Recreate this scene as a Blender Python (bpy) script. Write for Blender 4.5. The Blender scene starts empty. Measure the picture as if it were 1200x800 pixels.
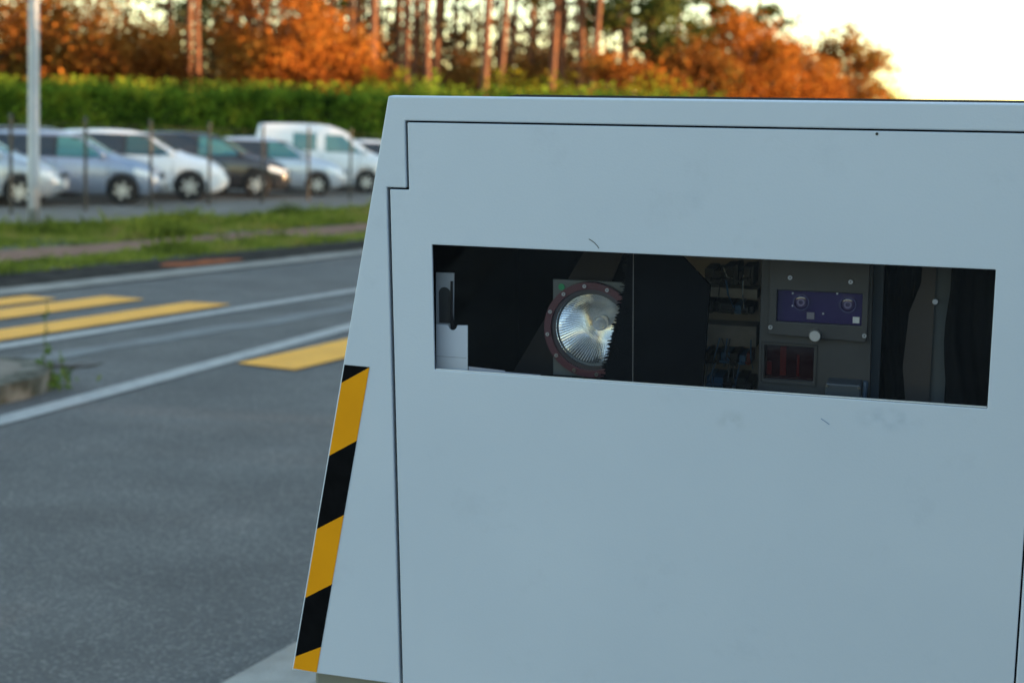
import bpy, bmesh, math, random
from mathutils import Vector, Matrix, noise
from mathutils.geometry import tessellate_polygon
S = bpy.context.scene
C = S.collection
R = math.radians
PI = math.pi

# ------------------------------------------------------------------ camera
cd = bpy.data.cameras.new('camera'); cam = bpy.data.objects.new('camera', cd); C.objects.link(cam)
cd.sensor_width = 36; cd.lens = 54.06; cd.clip_start = .05; cd.clip_end = 3000
PITCH = math.atan(236/1802); ROLL = .035
r0 = Vector((1, 0, 0)); u0 = Vector((0, math.sin(PITCH), math.cos(PITCH))); FW = Vector((0, math.cos(PITCH), -math.sin(PITCH)))
RT = r0*math.cos(ROLL) + u0*math.sin(ROLL); UP = -r0*math.sin(ROLL) + u0*math.cos(ROLL)
EYE = Vector((0, 0, 1.65))
m = Matrix.Identity(4)
for i in range(3):
    m[i][0] = RT[i]; m[i][1] = UP[i]; m[i][2] = -FW[i]; m[i][3] = EYE[i]
cam.matrix_world = m
cd.dof.use_dof = True; cd.dof.focus_distance = 2.44; cd.dof.aperture_fstop = 4.5; cd.dof.aperture_blades = 0
S.camera = cam
# ------------------------------------------------------------------ sky, sun, exposure
SUN_AZ, SUN_EL = 96, 5.0
w = bpy.data.worlds.new('World'); S.world = w; w.use_nodes = True
nt = w.node_tree; bg = nt.nodes['Background']
sk = nt.nodes.new('ShaderNodeTexSky'); sk.sky_type = 'NISHITA'; sk.sun_disc = False
sk.sun_elevation = R(SUN_EL); sk.sun_rotation = R(SUN_AZ); sk.air_density = 1.0; sk.dust_density = .3; sk.ozone_density = 1.15
nt.links.new(sk.outputs[0], bg.inputs[0]); bg.inputs[1].default_value = .15
sl = bpy.data.lights.new('sun', 'SUN'); sl.energy = 4.0; sl.angle = R(.5); sl.color = (1, .58, .27)
so = bpy.data.objects.new('sun', sl); C.objects.link(so)
sd = Vector((math.sin(R(SUN_AZ))*math.cos(R(SUN_EL)), math.cos(R(SUN_AZ))*math.cos(R(SUN_EL)), math.sin(R(SUN_EL))))
so.rotation_euler = sd.to_track_quat('Z', 'Y').to_euler(); so.location = (30, 0, 20)
S.view_settings.view_transform = 'Standard'; S.view_settings.look = 'None'
S.view_settings.exposure = 2.64; S.view_settings.gamma = 1.0
S.render.engine = 'CYCLES'
S.cycles.max_bounces = 8; S.cycles.transparent_max_bounces = 16; S.cycles.use_denoising = True

# ------------------------------------------------------------------ helpers
def mat(name, col, rough=.6, metal=0, col2=None, scale=5, spec=.5, bump=0, bscale=None, detail=6, lo=.35, hi=.65, coat=0):
    M = bpy.data.materials.new(name); M.use_nodes = True; n = M.node_tree; b = n.nodes['Principled BSDF']
    b.inputs['Base Color'].default_value = (*col, 1); b.inputs['Roughness'].default_value = rough
    b.inputs['Metallic'].default_value = metal; b.inputs['Specular IOR Level'].default_value = spec
    b.inputs['Coat Weight'].default_value = coat
    tc = n.nodes.new('ShaderNodeTexCoord')
    if col2:
        tx = n.nodes.new('ShaderNodeTexNoise'); tx.inputs['Scale'].default_value = scale; tx.inputs['Detail'].default_value = detail
        n.links.new(tc.outputs['Object'], tx.inputs['Vector'])
        cr = n.nodes.new('ShaderNodeValToRGB'); cr.color_ramp.elements[0].position = lo; cr.color_ramp.elements[1].position = hi
        cr.color_ramp.elements[0].color = (*col, 1); cr.color_ramp.elements[1].color = (*col2, 1)
        n.links.new(tx.outputs[0], cr.inputs[0]); n.links.new(cr.outputs[0], b.inputs['Base Color'])
    if bump:
        t2 = n.nodes.new('ShaderNodeTexNoise'); t2.inputs['Scale'].default_value = bscale or scale*6; t2.inputs['Detail'].default_value = 5
        n.links.new(tc.outputs['Object'], t2.inputs['Vector'])
        bp = n.nodes.new('ShaderNodeBump'); bp.inputs['Strength'].default_value = bump; bp.inputs['Distance'].default_value = .02
        n.links.new(t2.outputs[0], bp.inputs['Height']); n.links.new(bp.outputs[0], b.inputs['Normal'])
    return M
def leafmat(name, cols, trans=.35, scale=.5):
    M = bpy.data.materials.new(name); M.use_nodes = True; n = M.node_tree; n.nodes.clear()
    out = n.nodes.new('ShaderNodeOutputMaterial'); g = n.nodes.new('ShaderNodeNewGeometry')
    tc = n.nodes.new('ShaderNodeTexCoord'); tx = n.nodes.new('ShaderNodeTexNoise'); tx.inputs['Scale'].default_value = scale; tx.inputs['Detail'].default_value = 2
    n.links.new(tc.outputs['Object'], tx.inputs['Vector'])
    ad = n.nodes.new('ShaderNodeMath'); ad.operation = 'MULTIPLY_ADD'; ad.inputs[1].default_value = .5; ad.inputs[2].default_value = -.25
    n.links.new(g.outputs['Random Per Island'], ad.inputs[0])
    a2 = n.nodes.new('ShaderNodeMath'); a2.operation = 'MULTIPLY_ADD'; a2.inputs[1].default_value = 2.2; a2.inputs[2].default_value = -.6
    n.links.new(tx.outputs[0], a2.inputs[0])
    a3 = n.nodes.new('ShaderNodeMath'); n.links.new(ad.outputs[0], a3.inputs[0]); n.links.new(a2.outputs[0], a3.inputs[1])
    cr = n.nodes.new('ShaderNodeValToRGB'); e = cr.color_ramp.elements
    while len(e) < len(cols): e.new(.5)
    for i, c in enumerate(cols): e[i].position = i/(len(cols)-1); e[i].color = (*c, 1)
    n.links.new(a3.outputs[0], cr.inputs[0])
    d = n.nodes.new('ShaderNodeBsdfDiffuse'); t = n.nodes.new('ShaderNodeBsdfTranslucent'); mx = n.nodes.new('ShaderNodeMixShader')
    mx.inputs[0].default_value = trans
    n.links.new(cr.outputs[0], d.inputs[0]); n.links.new(cr.outputs[0], t.inputs[0])
    n.links.new(d.outputs[0], mx.inputs[1]); n.links.new(t.outputs[0], mx.inputs[2]); n.links.new(mx.outputs[0], out.inputs[0])
    return M
def glassmat(name, tint, ior=1.5, rough=.01):
    M = bpy.data.materials.new(name); M.use_nodes = True; n = M.node_tree; n.nodes.clear()
    out = n.nodes.new('ShaderNodeOutputMaterial'); t = n.nodes.new('ShaderNodeBsdfTransparent'); t.inputs[0].default_value = (*tint, 1)
    g = n.nodes.new('ShaderNodeBsdfGlossy'); g.inputs['Roughness'].default_value = rough
    f = n.nodes.new('ShaderNodeFresnel'); f.inputs[0].default_value = ior; mx = n.nodes.new('ShaderNodeMixShader')
    n.links.new(f.outputs[0], mx.inputs[0]); n.links.new(t.outputs[0], mx.inputs[1]); n.links.new(g.outputs[0], mx.inputs[2]); n.links.new(mx.outputs[0], out.inputs[0])
    return M
def tag(o, label=None, cat=None, group=None, kind=None):
    if label: o['label'] = label
    if cat: o['category'] = cat
    if group: o['group'] = group
    if kind: o['kind'] = kind
    return o
def empty(name, loc=(0, 0, 0), rz=0):
    o = bpy.data.objects.new(name, None); C.objects.link(o); o.location = loc; o.rotation_euler = (0, 0, rz); o.empty_display_size = .1
    return o
def obj(name, bm, mt, parent=None, smooth=False, recalc=True):
    if recalc: bmesh.ops.recalc_face_normals(bm, faces=bm.faces)
    me = bpy.data.meshes.new(name); bm.to_mesh(me); bm.free()
    for x in (mt if isinstance(mt, (list, tuple)) else [mt]): me.materials.append(x)
    if smooth:
        for p in me.polygons: p.use_smooth = True
    o = bpy.data.objects.new(name, me); C.objects.link(o); o.parent = parent
    return o
def copy_tree(o, parent=None):
    c = o.copy(); C.objects.link(c); c.parent = parent
    for ch in list(o.children): copy_tree(ch, c)
    return c
def box(bm, c, s, rot=None):
    vs = []
    for k in range(8):
        p = Vector(((k & 1)-.5, ((k >> 1) & 1)-.5, ((k >> 2) & 1)-.5)); p = Vector((p.x*s[0], p.y*s[1], p.z*s[2]))
        if rot: p = rot @ p
        vs.append(bm.verts.new(p+Vector(c)))
    for f in ((0, 1, 3, 2), (4, 6, 7, 5), (0, 4, 5, 1), (2, 3, 7, 6), (0, 2, 6, 4), (1, 5, 7, 3)): bm.faces.new([vs[i] for i in f])
def tube(bm, pts, rad, n=8, cap=True):
    pts = [Vector(p) for p in pts]; rings = []
    for i, p in enumerate(pts):
        d = (pts[min(i+1, len(pts)-1)]-pts[max(i-1, 0)]).normalized()
        a = d.orthogonal().normalized() if abs(d.z) < .9 else Vector((1, 0, 0)).cross(d).normalized()
        b = d.cross(a); r = rad[i] if isinstance(rad, (list, tuple)) else rad
        rings.append([bm.verts.new(p+a*r*math.cos(2*PI*k/n)+b*r*math.sin(2*PI*k/n)) for k in range(n)])
    for q, s in zip(rings, rings[1:]):
        for k in range(n): bm.faces.new((q[k], q[(k+1) % n], s[(k+1) % n], s[k]))
    if cap:
        bm.faces.new(rings[0][::-1]); bm.faces.new(rings[-1])
def bevel(o, wd=.002, seg=2, ang=35):
    b = o.modifiers.new('bevel', 'BEVEL'); b.width = wd; b.segments = seg; b.limit_method = 'ANGLE'; b.angle_limit = R(ang)
    return o

# ------------------------------------------------------------------ materials
asph = mat('asphalt', (.104, .095, .09), .82, spec=.2, col2=(.14, .129, .121), scale=1.3, bump=.5, bscale=110, detail=12)
def speckle(M):
    n = M.node_tree; b = n.nodes['Principled BSDF']; src = b.inputs['Base Color'].links[0].from_socket
    tc = [x for x in n.nodes if x.type == 'TEX_COORD'][0]
    v = n.nodes.new('ShaderNodeTexVoronoi'); v.inputs['Scale'].default_value = 100; n.links.new(tc.outputs['Object'], v.inputs['Vector'])
    sp = n.nodes.new('ShaderNodeSeparateColor'); n.links.new(v.outputs['Color'], sp.inputs[0])
    cr = n.nodes.new('ShaderNodeValToRGB'); e = cr.color_ramp.elements; e[0].color = (.6, .6, .6, 1); e[1].position = .8; e[1].color = (1.0, 1.0, 1.0, 1)
    k = e.new(.93); k.color = (1.7, 1.68, 1.62, 1)
    n.links.new(sp.outputs[0], cr.inputs[0])
    mx = n.nodes.new('ShaderNodeMix'); mx.data_type = 'RGBA'; mx.blend_type = 'MULTIPLY'; mx.inputs[0].default_value = .7
    n.links.new(src, mx.inputs[6]); n.links.new(cr.outputs[0], mx.inputs[7])
    n.links.new(mx.outputs[2], b.inputs['Base Color'])
speckle(asph)
asph2 = mat('worn_asphalt', (.165, .155, .148), .85, spec=.2, col2=(.2, .2, .195), scale=2.5, bump=.4, bscale=110, detail=10)
def patchy(M, scale, lo, hi, under):      # worn road paint: asphalt shows through in patches
    n = M.node_tree; b = n.nodes['Principled BSDF']; inp = b.inputs['Base Color']
    tc = [x for x in n.nodes if x.type == 'TEX_COORD'][0]
    t = n.nodes.new('ShaderNodeTexNoise'); t.inputs['Scale'].default_value = scale; t.inputs['Detail'].default_value = 9; t.inputs['Roughness'].default_value = .75
    n.links.new(tc.outputs['Object'], t.inputs['Vector'])
    cr = n.nodes.new('ShaderNodeValToRGB'); cr.color_ramp.elements[0].position = lo; cr.color_ramp.elements[1].position = hi
    n.links.new(t.outputs[0], cr.inputs[0])
    mx = n.nodes.new('ShaderNodeMix'); mx.data_type = 'RGBA'; mx.inputs[6].default_value = (*under, 1)
    n.links.new(cr.outputs[0], mx.inputs[0])
    if inp.links: n.links.new(inp.links[0].from_socket, mx.inputs[7])
    else: mx.inputs[7].default_value = inp.default_value
    n.links.new(mx.outputs[2], inp)
white_p = mat('road_white', (.36, .335, .31), .7, spec=.2); patchy(white_p, 9, .28, .5, (.15, .15, .15))
yellow_p = mat('road_yellow', (.84, .385, .05), .7, spec=.2, col2=(.76, .34, .045), scale=4); patchy(yellow_p, 8, .25, .42, (.2, .16, .1))
concrete = mat('concrete', (.235, .215, .19), .85, spec=.2, col2=(.33, .31, .28), scale=6, bump=.4, bscale=80)
gutter_m = mat('gutter_concrete', (.22, .195, .17), .85, spec=.1, col2=(.30, .27, .235), scale=3, bump=.3, bscale=60)
soil = mat('dark_soil', (.016, .013, .011), .9, spec=.05, col2=(.05, .041, .034), scale=4, bump=.5, bscale=30)
path_m = mat('reddish_path', (.19, .10, .068), .9, spec=.05, col2=(.26, .15, .105), scale=3, bump=.3, bscale=40)
lot_m = mat('car_park_gravel', (.15, .13, .11), .9, spec=.05, col2=(.22, .195, .165), scale=1.2, bump=.3, bscale=40)
earth = mat('earth', (.05, .055, .025), .95, col2=(.09, .075, .04), scale=1.0, bump=.4, bscale=20)
grass_m = leafmat('grass', [(.08, .10, .025), (.17, .21, .032), (.26, .29, .05), (.34, .27, .10)], .4, .8)

# ------------------------------------------------------------------ ground, road (road frame: s along the kerb, t across it to the left)
KX, KY = -.8321, 4.454
DX, DY = .385/1.00009, .923/1.00009
def st(s, t, z=0): return Vector((KX+DX*s-DY*t, KY+DY*s+DX*t, z))
HEAD = math.atan2(-DX, DY)                 # heading of a car that drives straight out towards the road
def strip(name, mt, lo, hi, z, s0=-40, s1=260, parent=None, kind='structure', step=2.0, jit=0, thick=0, seed=1):
    """a band of ground between the two offsets lo(s) and hi(s)"""
    bm = bmesh.new(); rnd = random.Random(seed); f = lambda q, s: q(s) if callable(q) else q
    n = max(1, int((s1-s0)/step)); row = []
    for i in range(n+1):
        s = s0+(s1-s0)*i/n; j = (rnd.uniform(-jit, jit), rnd.uniform(-jit, jit))
        row.append((bm.verts.new(st(s, f(lo, s)+j[0], z)), bm.verts.new(st(s, f(hi, s)+j[1], z))))
    for a, b in zip(row, row[1:]): bm.faces.new((a[0], b[0], b[1], a[1]))
    if thick:
        g = bmesh.ops.extrude_face_region(bm, geom=bm.faces[:])
        for v in [v for v in g['geom'] if isinstance(v, bmesh.types.BMVert)]: v.co.z -= thick
    bmesh.ops.recalc_face_normals(bm, faces=bm.faces)
    if not thick:
        for fc in bm.faces:
            if fc.normal.z < 0: fc.normal_flip()
    o = obj(name, bm, mt, parent, recalc=False)
    if kind and not parent: tag(o, kind=kind)
    return o
bm = bmesh.new(); bmesh.ops.create_grid(bm, x_segments=8, y_segments=8, size=1500)
tag(obj('ground', bm, earth), kind='structure')
tag(strip('road', asph, -.14, 8.0, .004, -60, 300), kind='structure'); road = bpy.data.objects['road']
def patch(name, mt, pts, z, parent=None, kind=None):
    bm = bmesh.new(); bm.faces.new([bm.verts.new(st(*p, z)) for p in pts])
    bmesh.ops.recalc_face_normals(bm, faces=bm.faces)
    for fc in bm.faces:
        if fc.normal.z < 0: fc.normal_flip()
    o = obj(name, bm, mt, parent, recalc=False)
    if kind: tag(o, kind=kind)
    return o
low = lambda s: 3.24+.105*max(0, s-2.7) if s < 8 else 3.797+.15*(1-math.exp(-(s-8)*.7))
strip('lane_line', white_p, low, lambda s: low(s)+.175, .012, -20, 120, road, step=.5)
strip('lane_line', white_p, lambda s: 5.2+.004*s, lambda s: 5.37+.004*s, .012, -20, 120, road)
strip('worn_band', asph2, lambda s: 4.55+.1*math.sin(s*.5), lambda s: 4.85+.12*math.sin(s*.43+1), .008, 4.8, 60, road, step=.7, jit=.05)
for p in ([(5.4, 7.04), (7.87, 7.04), (7.9, 7.43), (5.4, 7.43)], [(5.4, 6.38), (8.38, 6.42), (8.37, 6.88), (5.4, 6.85)],
          [(5.3, 5.52), (8.55, 5.56), (8.45, 5.98), (5.3, 5.93)], [(5.38, 2.97), (8.4, 2.99), (8.4, 3.5), (5.41, 3.46)],
          [(5.4, 2.0), (8.4, 2.02), (8.4, 2.5), (5.4, 2.48)], [(5.4, 1.02), (8.4, 1.02), (8.4, 1.5), (5.4, 1.5)]):
    patch('crossing_bar', yellow_p, p, .016, road)
strip('gutter', gutter_m, 7.58, 8.03, .02, -60, 200, step=1.5, jit=.015, seed=5)
strip('kerb_bank', soil, 8.02, 8.9, .026, -60, 200, step=.5, jit=.05, seed=6)
patch('ochre_soil', mat('ochre', (.34, .085, .022), .9, spec=.1, col2=(.17, .05, .02), scale=7), [(11.45, 8.14), (12.1, 8.08), (12.75, 8.12), (12.95, 8.3), (12.5, 8.5), (12.1, 8.42), (11.7, 8.58), (11.3, 8.36)], .031, kind='structure')
strip('verge', earth, 8.85, 13.9, .032, -60, 200, step=.6, jit=.05, seed=7)
strip('path', path_m, 9.82, 10.9, .040, -60, 200, step=.5, jit=.06, seed=8)
strip('parking_lot', lot_m, 13.65, 42, .038, -20, 90, step=1.0, jit=.05, seed=9)
# near side: kerb stones and pavement under the cabin
bm = bmesh.new()
for i in range(-8, 60):
    s = -.42+i*1.0
    for f in ([(s+.006, -.37), (s+.994, -.37), (s+.994, -.135), (s+.006, -.135)],):
        lo = [bm.verts.new(st(*p, -.03)) for p in f]; hi = [bm.verts.new(st(p[0], p[1], .1)) for p in f]
        bm.faces.new(hi); [bm.faces.new((lo[k], lo[(k+1) % 4], hi[(k+1) % 4], hi[k])) for k in range(4)]
ks = obj('kerb', bm, concrete); tag(ks, kind='structure'); bevel(ks, .012, 2)
strip('pavement', mat('pavement_asphalt', (.22, .215, .205), .85, col2=(.28, .275, .26), scale=2, bump=.4, bscale=90), -6, -.376, .1, -40, 160, thick=.1)

# grass tufts: stuff
def tufts(name, spans, n, h, mt, seed):
    rnd = random.Random(seed); bm = bmesh.new()
    for _ in range(n):
        t0, t1, s0, s1, hh = rnd.choices(spans, [abs((a[1]-a[0])*(a[3]-a[2])) for a in spans])[0]
        s = rnd.uniform(s0, s1); t = rnd.uniform(t0, t1); p = st(s, t, .03)
        dn = noise.noise(p*.55); g = h*hh*(.5+1.3*max(0, dn+.2))*(1.9 if rnd.random() < .06 else 1)
        if dn < -.32 and rnd.random() < .7: continue
        for _ in range(4):
            a = rnd.uniform(0, 2*PI); d = Vector((math.cos(a), math.sin(a), 0)); q = p+Vector((rnd.gauss(0, .05), rnd.gauss(0, .05), 0))
            hg = g*rnd.uniform(.5, 1.2); wd = rnd.uniform(.006, .014); sd_ = d.cross(Vector((0, 0, 1)))*wd
            b = q+d*hg*.2+Vector((0, 0, hg*.6)); c = q+d*hg*rnd.uniform(.35, .7)+Vector((0, 0, hg))
            v = [bm.verts.new(x) for x in (q-sd_, q+sd_, b+sd_*.8, c, b-sd_*.8)]
            bm.faces.new(v)
    return tag(obj(name, bm, mt, recalc=False), 'rough green grass of the verge between road and car park', 'grass', kind='stuff')
tufts('verge_grass', [(11.0, 13.5, 6, 46, 1.0), (8.9, 9.75, 6, 46, .7)], 24000, .125, grass_m, 3)

# traffic island with its rounded end
def island():
    bm = bmesh.new(); pts = []
    ax = [(-3, 3.78), (2.6, 3.78)]
    c, r = (3.55, 4.38), .60
    pts = [(-8, 3.62), (3.15, 3.70)]+[(3.40+.78*math.cos(a), 4.33+.62*math.sin(a)) for a in [R(-80+160*i/14) for i in range(15)]]+[(3.15, 4.95), (-8, 4.95)]
    lo = [bm.verts.new(st(*p, 0)) for p in pts]; hi = [bm.verts.new(st(p[0], p[1], .12)) for p in pts]
    inn = [bm.verts.new(st(max(-8, p[0]-(.16 if p[0] > 0 else 0)), 4.33+(p[1]-4.33)*.76, .124)) for p in pts]
    n = len(pts)
    for k in range(n):
        j = (k+1) % n
        bm.faces.new((lo[k], lo[j], hi[j], hi[k])); bm.faces.new((hi[k], hi[j], inn[j], inn[k]))
    f = bm.faces.new(inn); f.material_index = 1
    o = obj('traffic_island', bm, [mat('mossy_concrete', (.06, .055, .04), .9, spec=.05, col2=(.19, .17, .14), scale=7, bump=.4), mat('island_paving', (.14, .115, .095), .9, spec=.03, col2=(.23, .19, .155), scale=5, bump=.3)]); tag(o, kind='structure'); bevel(o, .02, 2)
island()
weed_m = leafmat('weed', [(.05, .08, .02), (.1, .16, .03), (.16, .2, .05)], .35, 4)
def weed():
    p0 = st(3.98, 3.92, 0); root = tag(empty('weed_plant', p0), 'spindly green weed growing at the rounded end of the traffic island', 'weed')
    rnd = random.Random(8); stem = bmesh.new(); lf = bmesh.new()
    for k in range(6):
        a = rnd.uniform(0, 6.28); lean = rnd.uniform(.02, .14); h = [.54, .22, .13, .16, .1, .12][k]; b = Vector((rnd.gauss(0, .06), rnd.gauss(0, .06), 0))
        if k == 0: b = Vector((-.05, .02, 0)); lean = .05
        pts = [b+Vector((math.cos(a)*lean*q*q, math.sin(a)*lean*q*q, h*q)) for q in (0, .3, .6, 1)]
        tube(stem, pts, [.005, .004, .003, .002], 5)
        for _ in range(int(60*h)+8):
            q = rnd.uniform(.05, 1); c = b+Vector((math.cos(a)*lean*q*q, math.sin(a)*lean*q*q, h*q)); d = Vector((rnd.gauss(0, 1), rnd.gauss(0, 1), rnd.gauss(.2, .5))).normalized()
            l = rnd.uniform(.025, .06)*(1.3-q*.8); sd_ = d.orthogonal().normalized()*l*.28
            lf.faces.new([lf.verts.new(x) for x in (c, c+d*l*.5+sd_, c+d*l, c+d*l*.5-sd_)])
    for _ in range(90):
        a = rnd.uniform(0, 6.28); r = abs(rnd.gauss(0, .1)); c = Vector((math.cos(a)*r+.02, math.sin(a)*r-.12, rnd.uniform(0, .08))); d = Vector((rnd.gauss(0, 1), rnd.gauss(0, 1), rnd.gauss(.7, .5))).normalized()
        l = rnd.uniform(.04, .08); sd_ = d.orthogonal().normalized()*l*.2
        lf.faces.new([lf.verts.new(x) for x in (c, c+d*l*.5+sd_, c+d*l, c+d*l*.5-sd_)])
    obj('stem', stem, mat('weed_stem', (.07, .08, .03), .8), root); obj('leaves', lf, weed_m, root, recalc=False)
weed()
bm = bmesh.new(); rnd = random.Random(4); a, b = st(4.42, 4.36), st(4.8, 4.16)
tube(bm, [a.lerp(b, q)+Vector((rnd.gauss(0, .012), rnd.gauss(0, .012), .018+.01*math.sin(q*7))) for q in [i/7 for i in range(8)]], [.012, .013, .012, .011, .012, .009, .008, .004], 6)
tube(bm, [a.lerp(b, .5)+Vector((0, 0, .02)), a.lerp(b, .62)+Vector((.03, .05, .035))], [.007, .003], 5)
tag(obj('twig', bm, mat('twig_bark', (.06, .045, .035), .9)), 'thin dark twig lying on the asphalt beside the traffic island', 'twig')

# ------------------------------------------------------------------ speed camera cabin: (u, v, d) lies in its front face, d is depth behind it
CU = Vector((.953, -.301, .013)).normalized(); CV = Vector((-.043, -.092, .995)); CV = (CV-CU*CV.dot(CU)).normalized(); CN = CU.cross(CV)
P0 = EYE+(RT*0-UP*0+FW)*2.5
BASE = Vector(((P0+CU*.3-CN*.4).x, (P0+CU*.3-CN*.4).y, .1))
def L(u, v, d=0): return P0+CU*u+CV*v-CN*d-BASE
cab = tag(empty('speed_camera_cabin', BASE), 'large pale grey roadside speed camera cabin with a dark window and hazard stripes', 'speed camera')
def plate(bm, outer, holes=(), d0=0, d1=.004, mi=0):
    """a flat plate parallel to the front face from depth d0 to d1, with holes"""
    loops = [outer]+list(holes); flat = [p for l in loops for p in l]
    a = [bm.verts.new(L(p[0], p[1], d0)) for p in flat]; b = [bm.verts.new(L(p[0], p[1], d1)) for p in flat]
    new = []
    for t in tessellate_polygon([[Vector((p[0], p[1], 0)) for p in l] for l in loops]):
        new += [bm.faces.new([a[i] for i in t]), bm.faces.new([b[i] for i in t][::-1])]
    k = 0
    for l in loops:
        n = len(l)
        for i in range(n):
            j = (i+1) % n; new.append(bm.faces.new((a[k+i], a[k+j], b[k+j], b[k+i])))
        k += n
    for f in new: f.material_index = mi
    bmesh.ops.recalc_face_normals(bm, faces=new)
    es = [e for e in {e for f in new for e in f.edges} if len(e.link_faces) == 2 and e.calc_face_angle(1) < .01]
    if holes: return
    bmesh.ops.dissolve_limit(bm, angle_limit=.01, verts=list({v for f in new for v in f.verts}), edges=es)
def rect(u0, v0, u1, v1): return [(u0, v0), (u1, v0), (u1, v1), (u0, v1)]
def circ(u, v, r, n=24): return [(u+r*math.cos(2*PI*i/n), v+r*math.sin(2*PI*i/n)) for i in range(n)]
paint = mat('pale_grey_paint', (.445, .50, .59), .42, col2=(.465, .52, .61), scale=2.2, spec=.4, bump=.04, bscale=260)
def smudge(M):
    n = M.node_tree; b = n.nodes['Principled BSDF']; tc = [x for x in n.nodes if x.type == 'TEX_COORD'][0]
    t = n.nodes.new('ShaderNodeTexNoise'); t.inputs['Scale'].default_value = 4.5; t.inputs['Detail'].default_value = 8; t.inputs['Roughness'].default_value = .65; t.inputs['Distortion'].default_value = .6
    n.links.new(tc.outputs['Object'], t.inputs['Vector'])
    cr = n.nodes.new('ShaderNodeMapRange'); cr.inputs[1].default_value = .35; cr.inputs[2].default_value = .7; cr.inputs[3].default_value = .36; cr.inputs[4].default_value = .52
    n.links.new(t.outputs[0], cr.inputs[0]); n.links.new(cr.outputs[0], b.inputs['Roughness'])
    src = b.inputs['Base Color'].links[0].from_socket
    t2 = n.nodes.new('ShaderNodeTexNoise'); t2.inputs['Scale'].default_value = 7; t2.inputs['Detail'].default_value = 10; t2.inputs['Roughness'].default_value = .7
    n.links.new(tc.outputs['Object'], t2.inputs['Vector'])
    c2 = n.nodes.new('ShaderNodeValToRGB'); e = c2.color_ramp.elements; e[0].position = .2; e[0].color = (.84, .85, .86, 1); e[1].position = .42; e[1].color = (1, 1, 1, 1)
    n.links.new(t2.outputs[0], c2.inputs[0])
    mx = n.nodes.new('ShaderNodeMix'); mx.data_type = 'RGBA'; mx.blend_type = 'MULTIPLY'; mx.inputs[0].default_value = .7
    n.links.new(src, mx.inputs[6]); n.links.new(c2.outputs[0], mx.inputs[7]); n.links.new(mx.outputs[2], b.inputs['Base Color'])
smudge(paint)
black = mat('black_rubber', (.006, .007, .009), .7)
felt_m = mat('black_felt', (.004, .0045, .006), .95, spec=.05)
TOP, BOT = .392, -.631
edge_l = lambda v: -.206-.216*(TOP-v)/(TOP-BOT)
outline = [(-.206, TOP), (edge_l(BOT), BOT), (1.075, BOT), (.860, TOP)]
DV = -.66
door_hole = [(-.2125, BOT+.0), (-.2125, .2445), (-.178, .2445), (-.178, .353), (.8095, .353), (.8095, BOT+.0)]
G = .0055
G2 = .0028
door_out = [(-.2125+G, BOT+.002), (-.2125+G, .2445-.003), (-.178+.0042, .2445-.003), (-.178+.0042, .353-G2), (.8095-G2, .353-G2), (.8095-G2, BOT+.002)]
win = [(-.136, -.0565), (.743, -.0575), (.743, .1525), (-.136, .1535)]
# front frame round the door: one closed C-shaped sheet
bm = bmesh.new(); frame_poly = [(-.206, TOP), (edge_l(BOT), BOT)]+door_hole+[(1.075, BOT), (.860, TOP)]
plate(bm, frame_poly, d0=0, d1=.02)
bevel(obj('front_frame', bm, paint, cab), .0022, 2)
bm = bmesh.new(); plate(bm, door_out, [win], 0, .005)
door = bevel(obj('door', bm, paint, cab), .0012, 2)
# side walls, top, back and floor of the housing (behind the front sheet)
DEP = .78
bm = bmesh.new()
def ring(d, ins, tp=0): return [L(-.206+ins, TOP-ins-tp, d), L(edge_l(BOT)+ins, BOT+ins, d), L(1.075-ins, BOT+ins, d), L(.860-ins, TOP-ins-tp, d)]
o0 = [bm.verts.new(p) for p in ring(.0202, .0)]; o1 = [bm.verts.new(p) for p in ring(DEP, .06, 0)]
i0 = [bm.verts.new(p) for p in ring(.0202, .012)]; i1 = [bm.verts.new(p) for p in ring(DEP-.015, .072, 0)]
for k in range(4):
    j = (k+1) % 4
    bm.faces.new((o0[k], o0[j], o1[j], o1[k])); bm.faces.new((i0[k], i1[k], i1[j], i0[j])); bm.faces.new((o0[k], i0[k], i0[j], o0[j]))
bm.faces.new(o1); bm.faces.new(i1[::-1])
bevel(obj('housing', bm, paint, cab), .003, 2)
# black lining box behind the door
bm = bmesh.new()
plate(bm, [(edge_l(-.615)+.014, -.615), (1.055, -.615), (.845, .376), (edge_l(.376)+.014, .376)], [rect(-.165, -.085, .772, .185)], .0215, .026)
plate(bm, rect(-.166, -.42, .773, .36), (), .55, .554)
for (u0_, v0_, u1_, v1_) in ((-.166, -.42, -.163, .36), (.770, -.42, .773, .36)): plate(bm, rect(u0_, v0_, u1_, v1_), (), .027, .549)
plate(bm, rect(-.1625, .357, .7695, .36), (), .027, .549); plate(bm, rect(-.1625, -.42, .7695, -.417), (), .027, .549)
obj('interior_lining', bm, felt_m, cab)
# pane
bm = bmesh.new(); a = [bm.verts.new(L(*p, .009)) for p in rect(-.15, -.07, .757, .167)]; bm.faces.new(a)
obj('window_pane', bm, glassmat('tinted_pane', (.84, .86, .9), 1.38), cab)
bm = bmesh.new(); plate(bm, rect(-.152, -.072, .759, .169), [rect(-.1385, -.0595, .7455, .1555)], .0055, .0085)
obj('window_seal', bm, black, cab)
bm = bmesh.new(); plate(bm, rect(-.134, -.0562, .742, -.0548), (), .0015, .004)
obj('lit_rim', bm, mat('lit_rim_white', (.6, .62, .64), .4), cab)  # pale strip: light caught by the lower sheet edge, put into colour
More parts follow.
